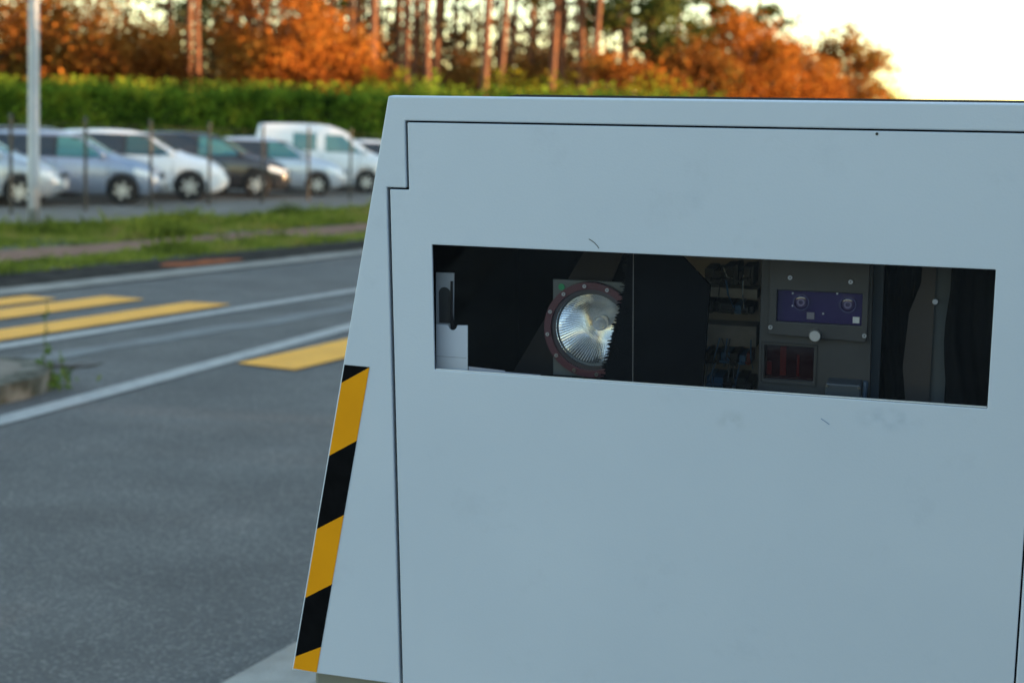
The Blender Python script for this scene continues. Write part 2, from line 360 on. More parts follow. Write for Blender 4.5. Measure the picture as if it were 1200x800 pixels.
# base plinth under the housing, standing on the pavement
bm = bmesh.new(); bl = [(-.39, .03), (1.04, .03), (1.04, .70), (-.39, .70)]
def vert_at(u, d, z):
    p = P0+CU*u+CV*BOT-CN*d; return Vector((p.x-BASE.x, p.y-BASE.y, z-BASE.z))
hi = [bm.verts.new(L(u, BOT+.004, d)) for u, d in bl]; lo = [bm.verts.new(vert_at(u, d, .1)) for u, d in bl]
bm.faces.new(hi); bm.faces.new(lo[::-1]); [bm.faces.new((lo[k], lo[(k+1) % 4], hi[(k+1) % 4], hi[k])) for k in range(4)]
bevel(obj('base', bm, mat('dull_grey_green', (.13, .14, .12), .7, col2=(.17, .175, .155), scale=6), cab), .006)
# hazard stripes on the slanted edge
hy = mat('reflective_yellow', (.70, .285, .001), .45, spec=.2, col2=(.66, .265, .001), scale=14); hb = mat('reflective_black', (.002, .0025, .0035), .6, spec=.05, col2=(.004, .0045, .006), scale=40)
def le(v): return edge_l(v)+.003
def re(v): return edge_l(v)+.049
cuts = [(-.0585, -.0595), (-.0905, -.0600), (-.2215, -.1905), (-.3575, -.3265), (-.4885, -.4570), (-.6045+.001, -.5785), (-.628, -.6285)]
cols = [hb, hy, hb, hy, hb, hy]
for k in range(6):
    (a0, a1), (b0, b1) = cuts[k], cuts[k+1]
    pl = [(le(a0), a0), (re(a1), a1), (re(b1), b1), (le(b0), b0)]
    if k == 0: pl = [(le(a0), a0), (re(a1), a1), (le(b0), b0)]
    if k == 5: pl = [(le(b0+.025), b0+.025), (re(a1), a1), (re(b1), b1), (le(b0), b0+.001)]
    bm = bmesh.new(); plate(bm, pl, d0=-.0008, d1=-.0001)
    o = obj('hazard_stripe', bm, cols[k], cab); o['label'] = 'yellow hazard stripe' if cols[k] is hy else 'black hazard stripe'
# scratches and a small screw hole
bm = bmesh.new()
def stroke(bm, pts, wd):
    pts = [Vector((*p, 0)) for p in pts]
    for p, q in zip(pts, pts[1:]):
        n_ = Vector((-(q-p).y, (q-p).x, 0)).normalized()*wd
        plate(bm, [(p-n_)[:2], (q-n_)[:2], (q+n_)[:2], (p+n_)[:2]], d0=-.0004, d1=-.0001)
stroke(bm, [(.1287, .1732), (.134, .1705), (.1385, .1672), (.1425, .163), (.1455, .159)], .0006)
obj('scratch', bm, black, cab)
bm = bmesh.new(); stroke(bm, [(.4993, -.0911), (.505, -.0945), (.5126, -.0996)], .0005)
obj('pen_mark', bm, mat('blue_ink', (.08, .14, .3), .6), cab)
bm = bmesh.new(); plate(bm, circ(.565, .346, .0022, 12), d0=-.0006, d1=-.0001); obj('screw_dot', bm, black, cab)

# faint wiped smears on the paint: translucent, with a ragged shape of their own
def smear(u, v, a, b, col, op, seed):
    M = mat('smear', col, .6); n = M.node_tree; bs = n.nodes['Principled BSDF']; tc = [x for x in n.nodes if x.type == 'TEX_COORD'][0]
    t = n.nodes.new('ShaderNodeTexNoise'); t.inputs['Scale'].default_value = 45; t.inputs['Detail'].default_value = 6; n.links.new(tc.outputs['Object'], t.inputs['Vector'])
    ln = n.nodes.new('ShaderNodeVectorMath'); ln.operation = 'LENGTH'; mp = n.nodes.new('ShaderNodeMapping'); mp.inputs['Location'].default_value = (-1, -1, 0); mp.inputs['Scale'].default_value = (2, 2, 0)
    n.links.new(tc.outputs['UV'], mp.inputs['Vector']); n.links.new(mp.outputs[0], ln.inputs[0])
    f = n.nodes.new('ShaderNodeMapRange'); f.inputs[1].default_value = 1; f.inputs[2].default_value = .1; f.inputs[3].default_value = 0; f.inputs[4].default_value = 1; n.links.new(ln.outputs['Value'], f.inputs[0])
    g = n.nodes.new('ShaderNodeMapRange'); g.inputs[1].default_value = .42; g.inputs[2].default_value = .68; g.inputs[4].default_value = op; n.links.new(t.outputs[0], g.inputs[0])
    mu = n.nodes.new('ShaderNodeMath'); mu.operation = 'MULTIPLY'; n.links.new(f.outputs[0], mu.inputs[0]); n.links.new(g.outputs[0], mu.inputs[1]); n.links.new(mu.outputs[0], bs.inputs['Alpha'])
    bm = bmesh.new(); uv = bm.loops.layers.uv.new('uv'); fc = bm.faces.new([bm.verts.new(L(u+x*a, v+y*b, -.0003)) for x, y in ((-1, -1), (1, -1), (1, 1), (-1, 1))])
    for lp, c in zip(fc.loops, ((0, 0), (1, 0), (1, 1), (0, 1))): lp[uv].uv = c
    obj('smear', bm, M, cab, recalc=False)
smear(.36, -.105, .03, .02, (.2, .22, .23), .16, 1); smear(.60, -.085, .06, .022, (.2, .33, .5), .18, 2); 
# ---- equipment behind the pane
ML = lambda name, c, r=.5, **k: mat(name, c, r, **k)
wcard = ML('white_card', (.62, .65, .72), .6); steel = ML('steel', (.55, .56, .58), .3, metal=1); dgrey = ML('dark_grey_paint', (.034, .034, .038), .55, col2=(.042, .042, .046), scale=20)
bm = bmesh.new(); plate(bm, [(-.1445, -.064), (-.088, -.064), (-.0868, .0155), (-.1055, .0145), (-.1070, .0095), (-.1105, .0062), (-.1150, .0058), (-.1190, .0080), (-.1215, .0125), (-.1222, .0140), (-.1430, .0140)], d0=.03, d1=.032)
card = bevel(obj('label_card', bm, wcard, cab), .0006, 1)
bm = bmesh.new(); plate(bm, rect(-.143, -.0405, -.09, -.0398), d0=.0294, d1=.0299); obj('crease', bm, ML('crease', (.3, .32, .38)), card)
bm = bmesh.new(); slot = [(-.134+.0115*math.cos(a), .062+.012*math.sin(a)) for a in [PI*i/10 for i in range(11)]]+[(-.1455, .012), (-.1225, .012)]
plate(bm, [(-.1505, .0036), (-.1195, .0036), (-.1165, .0984), (-.1485, .0980)], [slot], .05, .053)
bk = obj('latch_bracket', bm, ML('bracket_grey', (.4, .42, .46), .5), cab)
bm = bmesh.new(); plate(bm, [(p[0]*1.0, p[1]) for p in slot], (), .0535, .056); obj('slot_cover', bm, ML('slot_dark', (.035, .038, .042), .4), bk)
bm = bmesh.new(); tube(bm, [L(-.1205, .085, .049), L(-.1212, .03, .046), L(-.1190, .004, .046)], [.0022, .0026, .0036], 8); obj('latch_rod', bm, ML('rod_dark', (.05, .05, .055), .3, metal=.8), bk)
bm = bmesh.new(); plate(bm, [(-.0865, -.066), (.041, -.066), (.0385, -.0605), (-.022, -.0595), (-.023, -.0575), (-.0865, -.0545)], d0=.03, d1=.031); obj('paper_edge', bm, ML('paper', (.4, .41, .48), .7), cab)
# tilted brown plate standing in for the slanted reflection at the pane's left
bm = bmesh.new(); plate(bm, [(-.08, -.12), (.03, -.12), (.15, .17), (.09, .17)], d0=.24, d1=.245); obj('reflection_plate', bm, ML('reflection_brown', (.03, .025, .027), .8), cab)
# flash unit
FC = (.1045+.0035, .0062); FR = .068
bm = bmesh.new(); plate(bm, rect(.0400, -.0771, .1760, .0872), [circ(FC[0], FC[1], FR*.86, 40)], .10, .103)
flash = bevel(obj('flash_unit', bm, ML('flash_plate_grey', (.085, .095, .1), .5), cab), .001, 1)
bm = bmesh.new(); plate(bm, circ(.0555, .0748, .0055, 20), d0=.0985, d1=.0995); obj('green_dot', bm, ML('green_sticker', (.01, .22, .09), .5), flash)
RC = (.1085, .0062); RO = .0805
bm = bmesh.new(); plate(bm, circ(RC[0], RC[1], RO, 64), [circ(RC[0], RC[1], RO*.855, 64)], .088, .0995)
bevel(obj('trim_ring', bm, ML('maroon_plastic', (.085, .03, .04), .35), flash), .002, 2)
bm = bmesh.new(); plate(bm, circ(RC[0], RC[1], RO*.85, 64), [circ(RC[0], RC[1], RO*.775, 64)], .0935, .0995)
obj('inner_ring', bm, ML('inner_ring', (.1, .09, .1), .3, metal=.6), flash)
for k in range(12):
    a = R(8+30*k); u_, v_ = RC[0]+RO*.93*math.cos(a), RC[1]+RO*.93*math.sin(a)
    bm = bmesh.new(); plate(bm, circ(u_, v_, .0032, 12), [circ(u_, v_, .0013, 8)], .0855, .0879); obj('ring_bolt', bm, steel, flash)
bm = bmesh.new(); NS = 160; rows = []
for i in range(15):
    q = i/14; rr = RO*.785*(1-q*.83); dd = .096+.075*(1-(1-q*.83)**2)
    row = []
    for k in range(NS):
        a = 2*PI*k/NS; w_ = .00020*(1 if k % 2 else -1)*min(1, rr/.03)
        row.append(bm.verts.new(L(RC[0]+rr*math.cos(a), RC[1]+rr*math.sin(a), dd+w_)))
    rows.append(row)
for p, q in zip(rows, rows[1:]):
    for k in range(NS): bm.faces.new((p[k], p[(k+1) % NS], q[(k+1) % NS], q[k]))
bm.faces.new(rows[-1])
obj('reflector', bm, ML('mirror_bowl', (.95, .96, .97), .13, metal=1), flash)
bm = bmesh.new(); tube(bm, [L(RC[0], RC[1], .168), L(RC[0], RC[1], .150), L(RC[0], RC[1], .132), L(RC[0], RC[1], .128)], [.010, .0095, .0080, .004], 20)
obj('flash_bulb', bm, ML('bulb_glass', (.42, .43, .45), .12), flash)
bm = bmesh.new(); plate(bm, circ(RC[0], RC[1], .0135, 28), [circ(RC[0], RC[1], .0105, 28)], .150, .153); obj('bulb_collar', bm, steel, flash)
# black brush curtain with ragged bristles on its left edge
rnd = random.Random(5); left = []
def bx_(v):
    pts = [(-.09, .1305), (-.0722, .1324), (-.0504, .1337), (.0442, .1563), (.0729, .1632), (.1321, .1685), (.17, .170)]
    for (v0_, u0_), (v1_, u1_) in zip(pts, pts[1:]):
        if v0_ <= v <= v1_: return u0_+(u1_-u0_)*(v-v0_)/(v1_-v0_)
    return pts[-1][1]
v_ = -.09; pts = []
while v_ < .165:
    pts.append((bx_(v_)+.007, v_)); pts.append((bx_(v_)+.008-rnd.uniform(.003, .0115), v_+rnd.uniform(-.001, .0014))); v_ += rnd.uniform(.0012, .0026)
bm = bmesh.new(); plate(bm, pts+[(.170, .168), (.1845, .168), (.1855, -.09)], d0=.070, d1=.078)
cur = obj('brush_curtain', bm, felt_m, cab)
bm = bmesh.new(); plate(bm, [(.1862, -.10), (.1848, .17), (.2570, .17), (.2650, .1391), (.3099, .0942), (.3007, -.0792), (.298, -.10)], d0=.071, d1=.079); obj('curtain_flap', bm, felt_m, cur)
bm = bmesh.new(); tube(bm, [L(.1846, .168, .068), L(.1858, -.09, .068)], .0006, 6); obj('seam_wire', bm, ML('wire_grey', (.2, .19, .19), .5), cur)
# terminal rack
bm = bmesh.new(); plate(bm, [(.20, -.16), (.357, -.16), (.357, .16), (.20, .16)], d0=.34, d1=.345)
rack = obj('terminal_rack', bm, ML('rack_plate', (.24, .21, .185), .6), cab)
bm = bmesh.new()
for v0_, v1_, u0_ in ((.10, .112, .235), (.033, .050, .262), (-.016, -.052, .255)): plate(bm, rect(u0_, min(v0_, v1_), .352, max(v0_, v1_)), d0=.29, d1=.335)
obj('trunking', bm, ML('trunking_brown', (.2, .18, .165), .7, col2=(.27, .245, .22), scale=30), rack)
rnd = random.Random(12)
mod_m = [ML('module_black', (.02, .02, .022), .5), ML('module_blue', (.03, .1, .2), .5), ML('module_grey', (.42, .42, .4), .5), ML('module_red', (.14, .02, .02), .5)]
for v0_, h_, row in ((.058, .036, 0), (.008, .02, 0), (-.083, .024, 1), (-.125, .022, 1)):
    u_ = .262
    while u_ < .345:
        w_ = rnd.choice([.006, .008, .012, .017]); hh = h_*rnd.uniform(.65, 1.0)
        bm = bmesh.new(); plate(bm, rect(u_, v0_, u_+w_-.0012, v0_+hh), d0=.27+rnd.uniform(0, .015), d1=.335)
        plate(bm, rect(u_+.001, v0_+hh*.35, u_+w_-.0025, v0_+hh*.5), d0=.262, d1=.268)
        obj('terminal_block', bm, mod_m[rnd.choices([0, 1, 2, 3], [6, 1, 2, .3] if row == 0 else [4, 5, 2, .6])[0]], rack); u_ += w_
for k in range(26):
    u_ = rnd.uniform(.262, .348); r_ = rnd.choice([(.058, .03), (.07, .08), (-.055, -.075), (-.1, -.118)]); e = u_+rnd.gauss(0, .012)
    bm = bmesh.new(); tube(bm, [L(u_, r_[0]+.02, .27), L((u_+e)/2, sum(r_)/2, .258), L(e, r_[1]-.01, .272)], .0011, 5)
    obj('cable', bm, mod_m[rnd.choices([0, 1, 2, 3], [5, 3, 2, .5])[0]], rack)
# radar panel with screen window, red window, knob, screws
bm = bmesh.new(); plate(bm, [(.3795, -.12), (.5610, -.12), (.5570, .155), (.3805, .155)], [rect(.3893, -.0695, .4690, -.0125)], .14, .15)
rp = bevel(obj('radar_panel', bm, dgrey, cab), .001, 1)
bm = bmesh.new(); plate(bm, [(.3955, .0085), (.5470, .0040), (.5515, .0060), (.5525, .0110), (.5525, .150), (.3960, .150)], [rect(.4085, .0300, .5435, .0822)], .1285, .137)
bevel(obj('cover_plate', bm, ML('cover_grey', (.038, .038, .043), .5, col2=(.046, .046, .05), scale=25), rp), .0012, 2)
bm = bmesh.new(); plate(bm, [(.4078, .0300), (.5442, .0240), (.5442, .0830), (.4078, .0835)], d0=.1375, d1=.139); sc = obj('screen_window', bm, ML('purple_filter', (.022, .012, .07), .12, col2=(.03, .017, .095), scale=12), rp)
for u_ in (.4463, .5204):
    bm = bmesh.new(); plate(bm, circ(u_, .0625, .0138, 32), [circ(u_, .0625, .0112, 32)], .1335, .1372); obj('lens_ring', bm, ML('lens_ring', (.10, .09, .2), .25, metal=.7), rp)
    bm = bmesh.new(); rows = []
    for i in range(7):
        q = i/6*PI/2*.98; rows.append([bm.verts.new(L(u_+.011*math.cos(q)*math.cos(2*PI*k/28), .0625+.011*math.cos(q)*math.sin(2*PI*k/28), .137-.0022*math.sin(q))) for k in range(28)])
    for p, q in zip(rows, rows[1:]):
        for k in range(28): bm.faces.new((p[k], p[(k+1) % 28], q[(k+1) % 28], q[k]))
    obj('lens', bm, ML('lens_glass', (.05, .035, .10), .08, spec=.8), rp, smooth=True)
    bm = bmesh.new(); plate(bm, circ(u_, .0625, .0062, 24), [circ(u_, .0625, .0034, 20)], .1335, .1342); obj('lens_iris', bm, ML('iris', (.16, .13, .24), .3), rp)
bm = bmesh.new(); plate(bm, rect(.5290, .0330, .5395, .0430), d0=.1355, d1=.1372); obj('white_sticker', bm, ML('sticker', (.55, .56, .58), .6), rp)
bm = bmesh.new(); plate(bm, rect(.4560, .0355, .4680, .0465), d0=.1358, d1=.1372); obj('grey_sticker', bm, ML('grey_sticker', (.17, .16, .2), .6), rp)
for u_, v_ in ((.4287, .1034), (.5242, .1011), (.3996, .0205), (.5490, .0152)):
    bm = bmesh.new(); plate(bm, circ(u_, v_, .0036, 14), [circ(u_, v_, .0014, 6)], .1248, .1282); obj('screw', bm, steel, rp)
for u_, v_ in ((.4325, .0765), (.4330, .0560), (.5030, .0795), (.4820, .0455)):
    bm = bmesh.new(); plate(bm, circ(u_, v_, .0016, 10), d0=.1350, d1=.1372); obj('pin', bm, steel, rp)
bm = bmesh.new(); tube(bm, [L(.4724, .0125, .1284), L(.4724, .0125, .116), L(.4724, .0125, .1145)], [.0098, .0098, .0085], 28); kn = obj('knob', bm, ML('knob_metal', (.6, .6, .6), .35, metal=.9), rp)
bm = bmesh.new(); tube(bm, [L(.3845, -.0745, .1385), L(.4737, -.0755, .1385), L(.4737, -.0075, .1385), L(.3845, -.0070, .1385), L(.3845, -.0745, .1385)], .0011, 6, False); obj('red_window_frame', bm, dgrey, rp)
bm = bmesh.new(); plate(bm, rect(.3880, -.0705, .4700, -.0115), d0=.152, d1=.153); obj('red_window', bm, ML('red_filter', (.016, .004, .006), .15), rp)
for (u_, w_, v0_, v1_) in ((.4185, .005, -.0640, -.0120), (.4430, .0022, -.0640, -.0280), (.3960, .004, -.0640, -.042)):
    bm = bmesh.new(); plate(bm, rect(u_-w_, v0_, u_+w_, v1_), d0=.1502, d1=.1515); obj('red_reflector_strip', bm, ML('red_strip', (.05, .003, .005), .25), rp)
bm = bmesh.new(); plate(bm, rect(.4935, -.095, .5500, -.0590), d0=.098, d1=.138); jb = bevel(obj('junction_box', bm, ML('box_blue_grey', (.045, .055, .07), .45), rp), .003, 2)
for u_ in (.4970, .5465):
    bm = bmesh.new(); plate(bm, circ(u_, -.0632, .0022, 10), d0=.0955, d1=.0982); obj('box_screw', bm, steel, rp)
bm = bmesh.new(); tube(bm, [L(.5535, -.09, .11), L(.5560, -.055, .11)], .004, 8); obj('cable_gland', bm, ML('gland', (.05, .08, .13), .4), rp)
# uprights and hanging black cloth to the right
bm = bmesh.new(); plate(bm, rect(.5535, -.16, .5700, .17), d0=.198, d1=.206); obj('upright', bm, ML('upright_blue', (.035, .055, .085), .45), cab)
bm = bmesh.new(); plate(bm, [(.6190, -.16), (.6500, -.16), (.6510, .17), (.6300, .17), (.6285, .09), (.612, .04), (.606, -.05)], d0=.205, d1=.212); obj('upright', bm, ML('upright_brown', (.048, .04, .041), .6), cab)
bm = bmesh.new(); plate(bm, rect(.6350, -.16, .6740, .17), d0=.2125, d1=.22); up = obj('upright', bm, ML('upright_grey', (.07, .075, .08), .6, col2=(.05, .07, .095), scale=5), cab)
bm = bmesh.new(); tube(bm, [L(.652, .062, .2048), L(.652, .062, .198)], .0045, 10); obj('rivet', bm, steel, up)
bm = bmesh.new(); NXc = 26
for (ua, ub, dd) in ((.57, .632, .235), (.674, .77, .16)):
    rows = []
    for i in range(NXc+1):
        q = i/NXc; rows.append([bm.verts.new(L(ua+(ub-ua)*q+.004*math.sin(j*.9), -.16+.33*j/10, dd+.009*math.sin(q*11+j*.5+math.sin(q*7))+.003*math.sin(q*31+j))) for j in range(11)])
    for p, q in zip(rows, rows[1:]):
        for j in range(10): bm.faces.new((p[j], q[j], q[j+1], p[j+1]))
obj('black_cloth', bm, ML('black_cloth', (.003, .0035, .005), .8, spec=.1), cab, smooth=True)

# ------------------------------------------------------------------ lamp post and fence
def lamp_post():
    p = st(14.6, 12.97, .03); r = tag(empty('lamp_post', p), 'plain grey metal lamp post standing in the verge grass', 'lamp post')
    galv = mat('galvanised', (.28, .3, .33), .5, metal=.3, col2=(.33, .35, .38), scale=3)
    bm = bmesh.new(); tube(bm, [(0, 0, .02), (0, 0, .9), (0, 0, .93), (.02, 0, 4), (.03, 0, 7.5)], [.09, .09, .083, .073, .055], 20); obj('pole', bm, galv, r, True)
    bm = bmesh.new(); box(bm, (0, 0, .012), (.34, .34, .024)); obj('base_plate', bm, galv, r)
    bm = bmesh.new(); box(bm, (.0, -.098, .55), (.09, .02, .4)); bevel(obj('access_door', bm, galv, r), .01)
    bm = bmesh.new(); tube(bm, [(.03, 0, 7.45), (.25, -.1, 7.75), (1.1, -.5, 7.9)], [.04, .035, .03], 10); obj('arm', bm, galv, r, True)
    bm = bmesh.new(); box(bm, (1.4, -.63, 7.92), (.7, .28, .1), Matrix.Rotation(-.42, 3, 'Z')); bevel(obj('lamp_head', bm, galv, r), .04)
lamp_post()
fr = tag(empty('wire_fence', st(26, 16.25, .038)), 'wire mesh fence on thin dark posts in front of the parked cars', 'fence')
o0 = st(26, 16.25, .038); post_m = mat('post_dark', (.018, .018, .017), .5, col2=(.035, .027, .02), scale=6)
def fl(s, t, z): return st(s, t, z)-Vector((o0.x, o0.y, 0))+Vector((0, 0, -.0))
for i, s in enumerate([17.9, 19.95, 22.0, 24.05, 26.15, 28.2, 30.25, 32.3, 34.35, 36.4]):
    bm = bmesh.new(); b = fl(s, 16.25, .0); lean = Vector((DX*.02*math.sin(i*2.1), .03*math.cos(i*1.7), 0))
    tube(bm, [b, b+lean*.5+Vector((0, 0, .85)), b+lean+Vector((0, 0, 1.72))], .032, 10); tube(bm, [b+lean+Vector((0, 0, 1.72)), b+lean+Vector((0, 0, 1.76))], [.038, .022], 10)
    obj('post', bm, post_m, fr)
bm = bmesh.new()
for z in (.12, .65, 1.2, 1.62): tube(bm, [fl(17.9, 16.25, z), fl(36.4, 16.25, z)], .004, 4)
s = 17.9
while s < 36.4:
    tube(bm, [fl(s, 16.25, .12), fl(s, 16.25, 1.62)], .0015, 3, False); s += .14
obj('wire_mesh', bm, post_m, fr)

# ------------------------------------------------------------------ cars
tyre_m = mat('tyre', (.012, .012, .013), .8); rim_m = mat('rim', (.5, .51, .53), .35, metal=.7); dark_trim = mat('dark_trim', (.015, .015, .017), .5)
lens_m = mat('headlight_lens', (.7, .72, .72), .08, spec=.8, coat=.5); tail_m = mat('tail_light', (.35, .012, .01), .15)
amber = mat('amber_lens', (.6, .2, .02), .15); teal = mat('teal_glass', (.05, .16, .165), .06, spec=.8); dglass = mat('dark_glass', (.02, .027, .035), .05, spec=.7)  # sky showing through the windows is put into the teal base colour
dteal = mat('dark_teal_glass', (.03, .07, .075), .06, spec=.8)
chrome = mat('chrome', (.7, .7, .7), .12, metal=1); plate_w = mat('number_plate', (.6, .6, .58), .4)
HATCH = dict(L=4.05, wb=2.55, r=.298,
  x=[-2.02, -1.98, -1.88, -1.6, -1.2, -.5, .0, .42, .98, 1.15, 1.6, 1.85, 1.97, 2.03],
  zt=[.72, .95, 1.16, 1.37, 1.43, 1.46, 1.45, 1.38, 1.06, .99, .89, .77, .64, .52],
  zb=[.70, .88, .93, .95, .95, .94, .93, .92, .91, .88, .79, .67, .57, .48],
  w=[.66, .76, .82, .86, .875, .88, .88, .875, .87, .865, .82, .74, .64, .54],
  wt=[.56, .62, .6, .58, .585, .59, .59, .6, .67, .72, .71, .63, .54, .46], fl=(-1.0, -.02, 1.0), belt=.955)
def scale_prof(P, sx, sz, sy, **k):
    Q = dict(P); Q['x'] = [a*sx for a in P['x']]; Q['zt'] = [a*sz for a in P['zt']]; Q['zb'] = [a*sz for a in P['zb']]; Q['w'] = [a*sy for a in P['w']]; Q['wt'] = [a*sy for a in P['wt']]
    Q['L'] = P['L']*sx; Q['wb'] = P['wb']*sx; Q['belt'] = P['belt']*sz; Q.update(k); return Q
SUV = scale_prof(HATCH, 1.06, 1.045, 1.03, r=.325)
COMPACT = scale_prof(HATCH, .97, .99, .98, r=.292)
VAN = dict(L=3.9, wb=2.22, r=.305,
  x=[-1.95, -1.92, -1.84, -1.5, -.8, -.25, .1, .55, 1.10, 1.25, 1.55, 1.77, 1.89, 1.95],
  zt=[.95, 1.72, 1.81, 1.835, 1.85, 1.85, 1.82, 1.66, 1.22, 1.12, 1.02, .88, .7, .55],
  zb=[.84, 1.02, 1.05, 1.06, 1.06, 1.05, 1.04, 1.02, 1.0, .97, .9, .78, .62, .5],
  w=[.84, .89, .91, .92, .925, .925, .925, .92, .91, .9, .86, .78, .68, .58],
  wt=[.74, .78, .79, .79, .79, .79, .785, .77, .74, .76, .73, .66, .57, .5], fl=None, belt=1.07)
def interp(xs, ys, x):
    if x <= xs[0]: return ys[0]
    for i in range(len(xs)-1):
        if x <= xs[i+1]:
            q = (x-xs[i])/(xs[i+1]-xs[i]); return ys[i]+(ys[i+1]-ys[i])*q
    return ys[-1]
def smooth(xs, ys, x, h=.06):
    return sum(interp(xs, ys, x+d*h)*wt for d, wt in ((-1, .25), (0, .5), (1, .25)))
def section(P, x):
    zt = smooth(P['x'], P['zt'], x); zb = min(smooth(P['x'], P['zb'], x), zt-.03); w_ = smooth(P['x'], P['w'], x); wt = smooth(P['x'], P['wt'], x)
    hl = P['L']/2; e = max(0, (abs(x)-hl+.35)/.35); z0 = .2+.14*e*e
    rz = max(zt-.05, zb+.6*(zt-zb))
    return [(0, z0), (w_*.9, z0), (w_*.97, z0+.08), (w_, z0+(zb-z0)*.45), (w_*.995, z0+(zb-z0)*.78), (w_*.965, zb), ((w_*.965)*.5+wt*.5+.012, zb*.5+rz*.5), (wt, rz), (wt*.86, zt-.012), (wt*.5, zt+.008), (0, zt+.014)]
def side_y(P, x, z):
    s = section(P, x)
    for (y0, z0), (y1, z1) in zip(s[2:8], s[3:9]):
        if z0 <= z <= z1: return y0+(y1-y0)*(z-z0)/(max(z1-z0, 1e-4))
    return s[7][0]
def car(P, body, label, group, detail=True, lit=None, glass=(dglass, teal, teal), trim=False):
    root = tag(empty('parked_car'), label, 'car', group)
    hl = P['L']/2; bm = bmesh.new(); n = 46; rows = []
    for i in range(n+1):
        x = -hl+P['L']*(.5-.5*math.cos(PI*(i/n)))*.5+P['L']*(i/n)*.5
        s = section(P, x); s = s+[(-y, z) for y, z in s[-2:0:-1]]
        rows.append([bm.verts.new((x, y, z)) for y, z in s])
    k = len(rows[0])
    for p, q in zip(rows, rows[1:]):
        for j in range(k): bm.faces.new((p[j], p[(j+1) % k], q[(j+1) % k], q[j]))
    bm.faces.new(rows[0][::-1]); bm.faces.new(rows[-1])
    bo = obj('body', bm, [body, dark_trim], root, True)
    cb = bmesh.new()
    for wx in (-P['wb']/2, P['wb']/2):
        bmesh.ops.create_cone(cb, cap_ends=True, segments=36, radius1=P['r']+.035, radius2=P['r']+.035, depth=3, matrix=Matrix.Translation((wx, 0, P['r']+.01)) @ Matrix.Rotation(PI/2, 4, 'X'))
    co = obj('cutter', cb, [dark_trim]); md = bo.modifiers.new('arches', 'BOOLEAN'); md.object = co; md.solver = 'EXACT'; md.material_mode = 'TRANSFER'
    # leave a central keel: refill with a dark under-body block afterwards
    dg = bpy.context.evaluated_depsgraph_get(); me = bpy.data.meshes.new_from_object(bo.evaluated_get(dg)); bo.modifiers.clear(); bo.data = me
    bpy.data.objects.remove(co)
    for p in me.polygons: p.use_smooth = p.area < .2
    bm = bmesh.new(); box(bm, (0, 0, .47), (P['L']*.86, P['w'][5]*1.25, .5)); obj('underbody', bm, dark_trim, root)
    def panel(name, mt, xl, xr, z0, z1, off=.008, sides=(-1, 1), nz=5, nx=7):
        for sg in sides:
            bm = bmesh.new(); g = []
            for a in range(nz+1):
                z = z0+(z1-z0)*a/nz; q = a/nz; X0, X1 = xl(q), xr(q)
                g.append([bm.verts.new((X0+(X1-X0)*b/nx, sg*(side_y(P, X0+(X1-X0)*b/nx, z)+off), z)) for b in range(nx+1)])
            for p, q in zip(g, g[1:]):
                for b in range(nx): bm.faces.new((p[b], p[b+1], q[b+1], q[b]))
            obj(name, bm, mt, root, True)
    ztop = max(P['zt'])
    if P is VAN:
        panel('side_window', teal, lambda q: -.92, lambda q: -.28, 1.14, 1.60)
        panel('side_window', teal, lambda q: -.04, lambda q: .98-.55*q, 1.10, 1.57)
        bounds = (.6, 1.17)
    else:
        sx = P['L']/4.05; b = P['belt']; t = ztop-.10
        panel('window_surround', dark_trim, lambda q: (-1.52+.28*q)*sx, lambda q: (1.04-.66*q)*sx, b-.012, t+.015, off=.004)
        panel('side_window', glass[0], lambda q: (-1.42+.3*q)*sx, lambda q: (-1.02+.12*q)*sx, b+.03, t-.02)
        panel('side_window', glass[0], lambda q: (-.96+.1*q)*sx, lambda q: (-.1)*sx, b+.01, t)
        panel('side_window', glass[1], lambda q: (-.03)*sx, lambda q: (.92-.58*q)*sx, b+.01, t)
        bounds = (.42*sx, 1.0*sx)
    # windscreen and rear window follow the top surface
    def top_panel(name, mt, x0, x1, sc=.93):
        bm = bmesh.new(); g = []
        for a in range(7):
            x = x0+(x1-x0)*a/6; s = section(P, x); row = []
            for yy in (-1, -.86, -.5, 0, .5, .86, 1):
                y = yy*s[7][0]*sc; ay = abs(y)
                z = None
                for (y1, z1), (y2, z2) in zip(s[7:], s[8:]):
                    if y2 <= ay <= y1: z = z1+(z2-z1)*(y1-ay)/max(y1-y2, 1e-4)
                row.append(bm.verts.new((x, y, (z or s[7][1])+.009)))
            g.append(row)
        for p, q in zip(g, g[1:]):
            for b_ in range(6): bm.faces.new((p[b_], p[b_+1], q[b_+1], q[b_]))
        obj(name, bm, mt, root, True)
    top_panel('windscreen', glass[2], *bounds)
    if P is not VAN: top_panel('rear_window', dglass, P['x'][2], P['x'][3])
    # door seams, handles, sill trim
    if detail:
        for xx in ((-.06, .98) if P is not VAN else (-.15, .9)):
            panel('door_seam', dark_trim, lambda q: xx-.008, lambda q: xx+.008, .32, P['belt']-.03, off=.003, nx=1)
        for xx in ((-.9, .1) if P is not VAN else (-.75, .05)):
            panel('door_handle', body, lambda q: xx, lambda q: xx+.2, P['belt']-.14, P['belt']-.1, off=.03, nx=2, nz=1)
    if trim: panel('sill_trim', dark_trim, lambda q: -P['wb']/2+.45, lambda q: P['wb']/2-.45, .2, .36, off=.012)
    # mirrors
    for sg in (-1, 1):
        xm = bounds[1]-.12; zm = P['belt']+.06; y = side_y(P, xm, zm)+.1
        bm = bmesh.new(); bmesh.ops.create_icosphere(bm, subdivisions=2, radius=1, matrix=Matrix.Translation((xm, sg*y, zm)) @ Matrix.Diagonal((.07, .11, .075, 1)))
        obj('mirror', bm, body, root, True)
